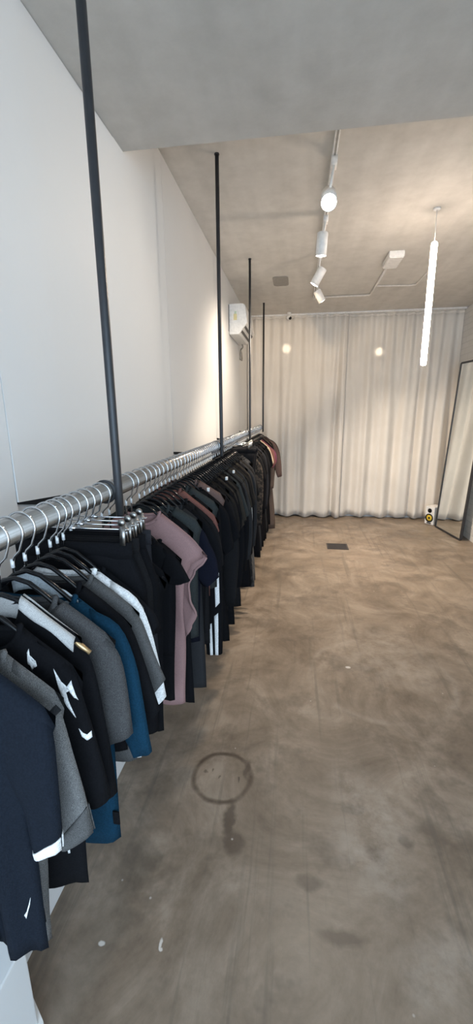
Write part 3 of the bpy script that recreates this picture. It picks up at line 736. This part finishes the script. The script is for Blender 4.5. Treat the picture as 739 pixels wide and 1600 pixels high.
# --- past the second rod -----------------------------------------------------------
go([(2.32, 't', OLIVE, 'dark olive T-shirt', -.68), (2.39, 'l', CHAR, 'charcoal long-sleeved top', -.80), (2.44, 't', BLK3, 'warm black T-shirt', -.66)])
def piping(r, body, lo, P):
    U, L = LONG_U, LONG_L
    for s in r.children:
        if not s.name.startswith('sleeve') or s.data.vertices[0].co.x < 0: continue
        bm = bmesh.new()
        for rows in sleeve_rows(U, L, .011, 10, 2, off=.002, v0=.22, v1=.80, u0=-.80, u1=-.52, sides=(-1,), seed=P['seed']): grid_mesh(bm, rows)
        finish('piping', bm, LTG, s, solid=.001)['label'] = 'pale sleeve piping'
put(2.50, 'piped_track_jacket', BLK, '', 'jacket', dict(seed=91, hem=-.78, W=Wtab(.148, .145), A=.003, nt=14, ns=16), sleeve=(LONG_U, LONG_L), land='piped track top', full='black track top with a pale piping down the sleeve, past the second ceiling rod', extra=piping)
go([(2.56, 't', OLIVE, 'dark olive T-shirt', -.70), (2.62, 'd', BLK, 'long black dress', -.98), (2.68, 'l', CHAR, 'charcoal long-sleeved top', -.9), (2.74, 't', BLK3, 'warm black T-shirt', -.68)])
tee(2.80, CHAR, 'x', -.98, land='long charcoal tunic', full='long charcoal tunic with short sleeves, mid-rail past the second ceiling rod', kind='tunic', cat='tunic')
dress(2.86, LACE, 'x', -1.06, land='black lace dress', full='black lace dress with the longest hem past the second ceiling rod')
dress(2.92, LACE, 'black lace dress', -1.06)
far_clips = [(2.985, 'trousers', BLK2, 'washed-black trousers', .86), (3.05, 'trousers', SHINE, 'dark satin trousers', .80), (3.11, 'trousers', BLK, 'black trousers', .84), (3.17, 'trousers', CHAR, 'charcoal trousers', .82)]
for i, (y, kind, m, nm, ln) in enumerate(far_clips):
    clip_hanger(y*K, 'steel clip hanger in the far clip row behind the lace dresses, holding %s' % nm)
    trousers(y*K, kind, m, ['washed-black trousers, front pair of the far clip row behind the lace dresses', 'dark satin trousers, second pair of the far clip row behind the lace dresses', 'black trousers, third pair of the far clip row behind the lace dresses', 'charcoal trousers, back pair of the far clip row behind the lace dresses'][i], ln, .16, 70+i, hw=.13)
longs(3.23, PATT, 'x', -.70, land='brown patterned shirt', full='dark shirt with a brown pattern along its sleeve edge, far along the rail', kind='patterned_shirt', cat='shirt')
go([(3.30, 't', BLK, 'black T-shirt', -.70), (3.37, 'd', BLK, 'long black dress', -1.04), (3.44, 't', BLK2, 'washed-black T-shirt', -.68), (3.51, 'd', CHAR, 'long charcoal dress', -1.02), (3.58, 'l', BLK, 'black long-sleeved top', -.80),
    (3.65, 't', BLK3, 'warm black T-shirt', -.66), (3.72, 'd', BLK, 'long black dress', -1.04)])
longs(3.80, SHINE, 'x', -.78, land='dark satin shirt', full='dark satin shirt hanging beside the third ceiling rod', kind='satin_shirt', cat='shirt')
go([(3.92, 'd', BLK, 'long black dress', -1.06), (3.99, 't', BLK2, 'washed-black T-shirt', -.68), (4.07, 'd', BLK, 'long black dress', -1.08), (4.14, 'l', BLK, 'black long-sleeved top', -.80), (4.22, 'd', CHAR, 'long charcoal dress', -1.08), (4.30, 't', BLK, 'black T-shirt', -.66),
    (4.38, 'd', BLK, 'long black dress', -1.10)])
tee(4.46, CREAM, 'x', -.62, land='cream T-shirt', full='cream T-shirt near the far end of the rail, beside the plum top')
tee(4.53, ROSE, 'x', -.64, land='faded rose T-shirt', full='faded rose T-shirt between the cream T-shirt and the plum top', sl=([(x+.022*(i > 1), z) for i, (x, z) in enumerate(TEE_U)], [(x+.022*(i > 1), z-.02*(i > 1)) for i, (x, z) in enumerate(TEE_L)]))
tee(4.60, PURP, 'x', -.66, land='plum top', full='plum pink T-shirt near the far end of the rail', P=dict(sw=.168), sl=([(x+.035*(i > 1), z) for i, (x, z) in enumerate(TEE_U)], [(x+.035*(i > 1), z-.04*(i > 1)) for i, (x, z) in enumerate(TEE_L)]))
go([(4.68, 'd', BLK, 'long black dress', -1.10), (4.76, 't', BLK2, 'washed-black T-shirt', -.66)])
longs(4.84, TAUPE, 'x', -.80, land='taupe denim jacket', full='grey taupe denim jacket near the rail end', kind='denim_jacket', cat='jacket')
dress(4.93, TAUPE, 'x', -1.20, P=dict(W=[(0, .15), (.15, .15), (1, .215)]), land='long taupe dress', full='long grey taupe dress reaching almost to the floor at the rail end')
WIDE = ([(.105, -.140), (.185, -.185), (.235, -.27), (.265, -.42), (.278, -.60)], [(.09, -.29), (.14, -.36), (.18, -.45), (.21, -.56), (.23, -.615)])
MIDW = ([(.105, -.140), (.175, -.185), (.215, -.27), (.235, -.42), (.240, -.60)], [(.09, -.29), (.13, -.36), (.16, -.45), (.175, -.56), (.185, -.615)])
def wide(y, mat, nm, hem=-.70, w=None, **kw): return tee(y, mat, nm, hem, sl=w or WIDE, **kw)
longs(5.02, OLIVE, 'dark olive long-sleeved top', -.66)
wide(5.12, BROWN, 'x', -.68, land='brown blouse', full='dusty brown long-sleeved blouse, last but one on the far rail end', kind='blouse', cat='blouse')
wide(5.20, BLK2, 'x', -.62, land='last dark jacket', full='dark jacket hanging last at the far end of the rail, nearest the curtain', kind='jacket', cat='jacket')

# white size tags standing up on three garments
def size_tag(land_label, x):
    for o in C.objects:
        if o.get('label') == land_label:
            dz = RZ-o.location.z; bm = bmesh.new(); z = (zs(x)+.006)*K
            box(bm, x*K-.006, x*K+.006, -.010, .010, z-.008, z+.010)
            finish('size_tag', bm, M_WHTPL, o, smooth=False, loc=(0, 0, dz), bevel=.002)['label'] = 'white size tag'
size_tag('dusty brown top with a white size tag on its hanger, behind the track jacket', .098)
size_tag('dark olive T-shirt with a white size tag, before the second ceiling rod', .112)
size_tag('slate T-shirt with a white size tag, nearest garment before the second ceiling rod', .112)

# ------------------------------------------------------------------ air conditioner
r = thing('air_conditioner', (WX+.016, 5.02, 2.40), 'white wall-mounted air conditioner high on the left wall near the curtain', 'air conditioner')
y0, y1 = -.37, .37
prof = [(0, .30), (.145, .30), (.172, .285), (.195, .115), (.105, .0), (0, .0)]
bm = bmesh.new(); poly_prism(bm, prof, 'y', y0, y1); finish('casing', bm, M_WHTPL, r, smooth=False, bevel=.008)
bm = bmesh.new(); box(bm, -.002, .002, y0-.012, y0, .03, .29); finish('plate_shadow', bm, M_BLKMET, r, smooth=False)  # dark strip in place of the mounting plate's shadow on the wall
for k in range(2):
    a = Vector((.132+.034*k, 0, .0345+.0434*k)); bm = bmesh.new(); ang = math.atan2(.115, .090)
    box(bm, -.012, .012, y0+.03, y1-.03, -.004, .004, Matrix.Translation((a.x, 0, a.z)) @ Matrix.Rotation(-ang, 4, 'Y'))
    finish('louvre', bm, M_BLKMET, r, smooth=False)
bm = bmesh.new(); box(bm, .05, .085, y0-.0012, y0+.001, .14, .20); finish('energy_label', bm, plain('label_yellow', (.75, .66, .35), .6), r, smooth=False)
bm = bmesh.new(); box(bm, .06, .08, y0-.0018, y0+.001, .20, .225); finish('energy_label', bm, plain('label_green', (.55, .66, .5), .6), r, smooth=False)
bm = bmesh.new(); tube(bm, bez([(.05, .30, .01), (.055, .34, -.03), (.02, .42, -.05), (.012, .46, -.12), (.02, .52, -.16), (.012, .58, -.10), (.012, .50, -.06), (.012, .44, -.16)], 40), .009, 8); finish('pipe', bm, M_GREYPL, r)

# ------------------------------------------------------------------ ceiling services
TX = .155
tr = thing('lighting_track', (TX, 3.7, H), 'thin white lighting track along the ceiling carrying the four spotlights', 'track')
bm = bmesh.new(); box(bm, -.012, .012, -1.35, 1.75, -.030, 0); finish('profile', bm, M_WHTPL, tr, smooth=False, bevel=.003)
bm = bmesh.new(); box(bm, -.005, .005, -1.33, 1.73, -.0312, -.029); finish('groove', bm, M_GREYPL, tr, smooth=False)
M_LENS = emit('lamp_glow', (1.0, .93, .82), 30); M_LENSF = emit('lamp_glow_front', (1.0, .96, .90), 120)
def spot(y, aim, label, front=False, L=.145, rad=.038, drop=.19, energy=40, cone=70, curtain_fill=None, xo=0, glint=None):
    z = H-drop; r = thing('track_spotlight', (TX+xo, y, z), label, 'spotlight', 'spotlights on the ceiling track')
    d = Vector(aim).normalized(); q = d.to_track_quat('Z', 'Y').to_matrix().to_4x4()
    bm = bmesh.new(); lathe(bm, [(rad*.8, -L*.5), (rad, -L*.46), (rad, L*.5), (rad*.93, L*.5), (rad*.9, L*.44)], q, 28); finish('housing', bm, M_WHTPL, r)
    bm = bmesh.new(); lathe(bm, [(rad*.9, L*.445), (rad*.88, L*.485)], q, 28); finish('lens', bm, M_LENSF if front else M_LENS, r)
    bm = bmesh.new(); tube(bm, [(-xo, 0, drop-.05), (-xo*.5, 0, drop*.4), (0, 0, 0)], .007, 8); box(bm, -xo-.016, -xo+.016, -.045, .045, drop-.055, drop-.028); finish('stem', bm, M_WHTPL, r)
    l = bpy.data.lights.new('spot_beam', 'SPOT'); l.energy = energy; l.color = (1.0, .85, .68); l.spot_size = math.radians(cone); l.spot_blend = .9; l.shadow_soft_size = .06
    o = bpy.data.objects.new('spot_beam', l); C.objects.link(o); o.parent = r; o.location = d*(L*.5+.012); o.rotation_euler = (-d).to_track_quat('Z', 'Y').to_euler()
    if curtain_fill:  # added spot that warms the curtain, not aligned with the housing
        l = bpy.data.lights.new('added_curtain_spot', 'SPOT'); l.energy = curtain_fill[1]; l.color = (1.0, .74, .46); l.spot_size = math.radians(curtain_fill[2]); l.spot_blend = .8; l.shadow_soft_size = .01
        o = bpy.data.objects.new('added_curtain_spot', l); C.objects.link(o); o.parent = r; p = Vector(curtain_fill[0])-Vector((TX+xo, y, z)); p.normalize()
        o.location = p*(L*.5+.03); o.rotation_euler = (-p).to_track_quat('Z', 'Y').to_euler()
    if glint:  # added narrow spot that puts a small bright glint on the curtain
        l = bpy.data.lights.new('added_curtain_glint', 'SPOT'); l.energy = 160; l.color = (1.0, .86, .66); l.spot_size = math.radians(4.2); l.spot_blend = 1; l.shadow_soft_size = .004
        o = bpy.data.objects.new('added_curtain_glint', l); C.objects.link(o); o.parent = r; p = Vector(glint)-Vector((TX+xo, y, z)); p.normalize()
        o.location = p*(L*.5+.03); o.rotation_euler = (-p).to_track_quat('Z', 'Y').to_euler()
    return r
spot(2.62, (-.02, -.80, -.62), 'glaring track spotlight nearest the camera, its lens facing forward', True, drop=.205, energy=30, cone=150, rad=.042, xo=-.02)
spot(3.30, (-.04, .12, -.98), 'second white track spotlight from the front, pointing straight down', energy=150, cone=95, xo=-.02)
spot(4.02, (-.50, .10, -.86), 'third white track spotlight from the front, tilted towards the clothes rail', energy=78, cone=125, curtain_fill=((-.30, 6.34, 2.15), 46, 50), glint=(-.19, 6.34, 2.47), xo=-.01)
spot(4.66, (.50, .14, -.85), 'farthest white track spotlight, tilted to the right', energy=250, cone=105, curtain_fill=((1.07, 6.34, 2.2), 16, 50), glint=(1.075, 6.34, 2.42), xo=.03, L=.12)

# pendant tube
r = thing('tube_lamp', (.897, 3.352, 1.918), 'glowing vertical tube lamp hanging near the right side of the room', 'lamp')
bm = bmesh.new(); lathe(bm, [(.008, 0), (.018, .006), (.0205, .02), (.0205, .785), (.018, .80), (.008, .806)], n=20); finish('tube', bm, emit('tube_glow', (1.0, .83, .68), 50), r)
bm = bmesh.new(); tube(bm, [(0, 0, .80), (-.004, 0, H-1.918)], .0022, 6); finish('cord', bm, M_WHTPL, r)
bm = bmesh.new(); lathe(bm, [(.02, -.012), (.024, -.008), (.024, 0)], Matrix.Translation((-.004, 0, H-1.918)), 18); finish('ceiling_rose', bm, M_WHTPL, r)
# junction box, conduits, plate, sensor
r = thing('junction_box', (.80, 4.24, H), 'square white junction box on the ceiling between spotlights and tube lamp', 'junction box')
bm = bmesh.new(); box(bm, -.065, .065, -.15, .15, -.05, 0); finish('box', bm, M_WHTPL, r, smooth=False, bevel=.008)
bm = bmesh.new(); box(bm, -.058, .058, -.143, .143, -.056, -.049); finish('lid', bm, M_WHTPL, r, smooth=False, bevel=.003)
M_COND = plain('painted_conduit', (.70, .66, .61), .5)
bm = bmesh.new(); tube(bm, [(.795, 4.38, H-.012), (.80, 5.40, H-.012), (.79, 5.44, H-.012), (.75, 5.455, H-.012), (.16, 5.455, H-.012)], .0115, 8)
tag(finish('ceiling_conduit', bm, M_COND), 'pale conduit bending from the junction box to the end of the lighting track', 'conduit')
bm = bmesh.new(); tube(bm, [(.81, 5.10, H-.010), (1.17, 5.14, H-.010), (1.215, 5.12, H-.010), (1.222, 5.07, H-.010), (1.222, 4.52, H-.010)], .009, 8)
tag(finish('ceiling_conduit', bm, M_COND), 'pale conduit curving across the ceiling towards the tube lamp', 'conduit')
bm = bmesh.new(); cr = []
for cx, cy, a0 in ((.045, .11, 0), (-.045, .11, 90), (-.045, -.11, 180), (.045, -.11, 270)):
    for k in range(6): a = math.radians(a0+90*k/5); cr.append((cx+.035*math.cos(a), cy+.05*math.sin(a)))
poly_prism(bm, cr, 'z', -.006, 0)
o = finish('ceiling_plate', bm, M_GREYPL, smooth=False, loc=(-.213, 4.78, H)); tag(o, 'flat grey rounded cover plate on the ceiling above the rail', 'cover plate')
r = thing('security_camera', (-.155, 6.22, H), 'tiny white security camera under the ceiling in front of the left curtain', 'security camera')
bm = bmesh.new(); lathe(bm, [(.028, 0), (.028, -.012), (.012, -.018), (.010, -.04)][::-1], n=18); finish('mount', bm, M_WHTPL, r)
bm = bmesh.new(); lathe(bm, [(.012, -.035), (.032, -.02), (.034, .01), (.02, .032), (.004, .036)], Matrix.Translation((0, 0, -.062)) @ Matrix.Rotation(1.2, 4, 'X') @ Matrix.Rotation(.5, 4, 'Y'), 18); finish('body', bm, M_WHTPL, r)
bm = bmesh.new(); lathe(bm, [(.022, 0), (.018, .012), (.008, .018)], Matrix.Translation((.014, -.02, -.075)) @ Matrix.Rotation(PI/2, 4, 'X'), 16); finish('lens', bm, M_BLKPL, r)

# ------------------------------------------------------------------ mirror, speaker, drain
def mirror():
    W, HM, FR = .665, 2.20, .024
    bl, br_ = Vector((1.963, 5.965, 0)), Vector((2.066, 5.305, 0))
    xd = (br_-bl).normalized(); W = (br_-bl).length
    top = Vector((.050, .0, 1)).normalized(); top = (top-xd*top.dot(xd)).normalized()
    nrm = xd.cross(top); M = Matrix((xd, nrm, top)).transposed().to_4x4(); M.translation = bl
    r = thing('floor_mirror', bl, 'tall black-framed mirror leaning against the white brick wall on the right', 'mirror')
    bpy.context.view_layer.update()
    L = M.copy(); L.translation = (0, 0, .0)
    # rounded outline
    def outline(i, rad):
        pts = []
        for cx, cz, a0 in ((W-rad, HM-rad, 0), (rad, HM-rad, 90), (rad, rad, 180), (W-rad, rad, 270)):
            rr = rad-i
            for k in range(7):
                a = math.radians(a0+15*k); pts.append((cx+rr*math.cos(a), cz+rr*math.sin(a)))
        return pts
    A, B = outline(0, .03), outline(FR, .03); bm = bmesh.new(); n = len(A); rings = []
    for y, P in ((-.014, A), (-.014, B), (.014, B), (.014, A)):
        rings.append([bm.verts.new(L @ Vector((p[0], y, p[1]))) for p in P])
    for q in range(4):
        a, b = rings[q], rings[(q+1) % 4]
        for i in range(n): bm.faces.new((a[i], a[(i+1) % n], b[(i+1) % n], b[i]))
    finish('frame', bm, M_BLKMET, r, smooth=False)
    m, nt, b = nodes('mirror_glass'); b.inputs['Base Color'].default_value = (.86, .88, .86, 1); b.inputs['Metallic'].default_value = 1; b.inputs['Roughness'].default_value = .015
    bm = bmesh.new(); vs = [[bm.verts.new(L @ Vector((p[0], y, p[1]))) for p in B] for y in (-.006, .008)]
    bm.faces.new(vs[0]); bm.faces.new(vs[1][::-1])
    for i in range(n): bm.faces.new((vs[0][i], vs[0][(i+1) % n], vs[1][(i+1) % n], vs[1][i]))
    finish('glass', bm, m, r, smooth=False)
mirror()
r = thing('speaker', (1.985, 6.145, 0), 'small white loudspeaker with a yellow cone on the floor beside the mirror', 'speaker', rz=-.92)
bm = bmesh.new(); box(bm, -.072, .072, -.10, .10, .004, .262); finish('cabinet', bm, M_WHTPL, r, smooth=False, bevel=.006)
mf = Matrix.Translation((0, -.101, .098)) @ Matrix.Rotation(PI/2, 4, 'X')
bm = bmesh.new(); lathe(bm, [(.062, -.004), (.062, .006), (.05, .007), (.047, .001)], mf); finish('woofer_ring', bm, M_BLKPL, r)
bm = bmesh.new(); lathe(bm, [(.046, .0025), (.03, .004), (.0155, .003)], mf); w = finish('woofer_cone', bm, M_YEL, r); w['label'] = 'yellow woofer cone'
bm = bmesh.new(); lathe(bm, [(.016, .003), (.012, .010), (.003, .013)], mf, 16); finish('dust_cap', bm, M_BLKPL, r)
mt = Matrix.Translation((0, -.101, .205)) @ Matrix.Rotation(PI/2, 4, 'X')
bm = bmesh.new(); lathe(bm, [(.032, -.003), (.032, .004), (.018, .002), (.010, .006), (.003, .008)], mt); finish('tweeter', bm, M_BLKPL, r)
for dx in (-.055, .055):
    bm = bmesh.new(); box(bm, dx-.012, dx+.012, -.08, .08, 0, .005); finish('foot', bm, M_BLKPL, r, smooth=False)
bm = bmesh.new(); box(bm, -.035, .035, -.103, -.099, .016, .030); finish('bass_port', bm, M_BLKPL, r, smooth=False)
r = thing('floor_drain', (.515, 4.905, 0), 'dark square drain cover set in the concrete floor', 'drain cover')
M_DRAIN = plain('dark_drain_metal', (.05, .045, .045), .5, .4)
bm = bmesh.new(); box(bm, -.125, .125, -.112, .112, .0, .004); finish('plate', bm, M_DRAIN, r, smooth=False, bevel=.001)
bm = bmesh.new()
for k in range(9): box(bm, -.11, .11, -.096+.024*k-.007, -.096+.024*k+.007, .0035, .0065)
finish('grating', bm, M_DRAIN, r, smooth=False)

# ------------------------------------------------------------------ light
w = bpy.data.worlds.new('daylight'); scn.world = w; w.use_nodes = True; nt = w.node_tree; nt.nodes.clear()
o = nt.nodes.new('ShaderNodeOutputWorld'); bg = N(nt, 'ShaderNodeBackground', Color=(.62, .81, 1.0, 1), Strength=4.5); nt.links.new(bg.outputs[0], o.inputs[0])
pl = bpy.data.lights.new('shopfront_portal', 'AREA'); pl.shape = 'RECTANGLE'; pl.size = RXW-WX; pl.size_y = HN; pl.cycles.is_portal = True
po = bpy.data.objects.new('shopfront_portal', pl); C.objects.link(po); po.location = ((WX+RXW)/2, YF, HN/2); po.rotation_euler = (PI/2, 0, 0)

# ------------------------------------------------------------------ camera
yaw, pitch, roll = .1456, -.2376, -.0084
cy, sy, cp, sp = math.cos(yaw), math.sin(yaw), math.cos(pitch), math.sin(pitch)
fw = Vector((-sy*cp, cy*cp, sp)); r0 = Vector((cy, sy, 0)); u0 = r0.cross(fw)
rt = r0*math.cos(roll)+u0*math.sin(roll); up = u0*math.cos(roll)-r0*math.sin(roll)
cam = bpy.data.cameras.new('camera'); co = bpy.data.objects.new('camera', cam); C.objects.link(co)
M = Matrix((rt, up, -fw)).transposed().to_4x4(); M.translation = (0, 0, 1.6); co.matrix_world = M
cam.sensor_fit = 'VERTICAL'; cam.sensor_height = 36; cam.lens = 36*645.5/1600; cam.clip_start = .02
scn.camera = co
scn.view_settings.view_transform = 'Standard'; scn.view_settings.look = 'None'; scn.view_settings.exposure = .35; scn.view_settings.gamma = 1
scn.view_settings.use_curve_mapping = False
scn.cycles.max_bounces = 10; scn.cycles.diffuse_bounces = 6; scn.cycles.use_denoising = True
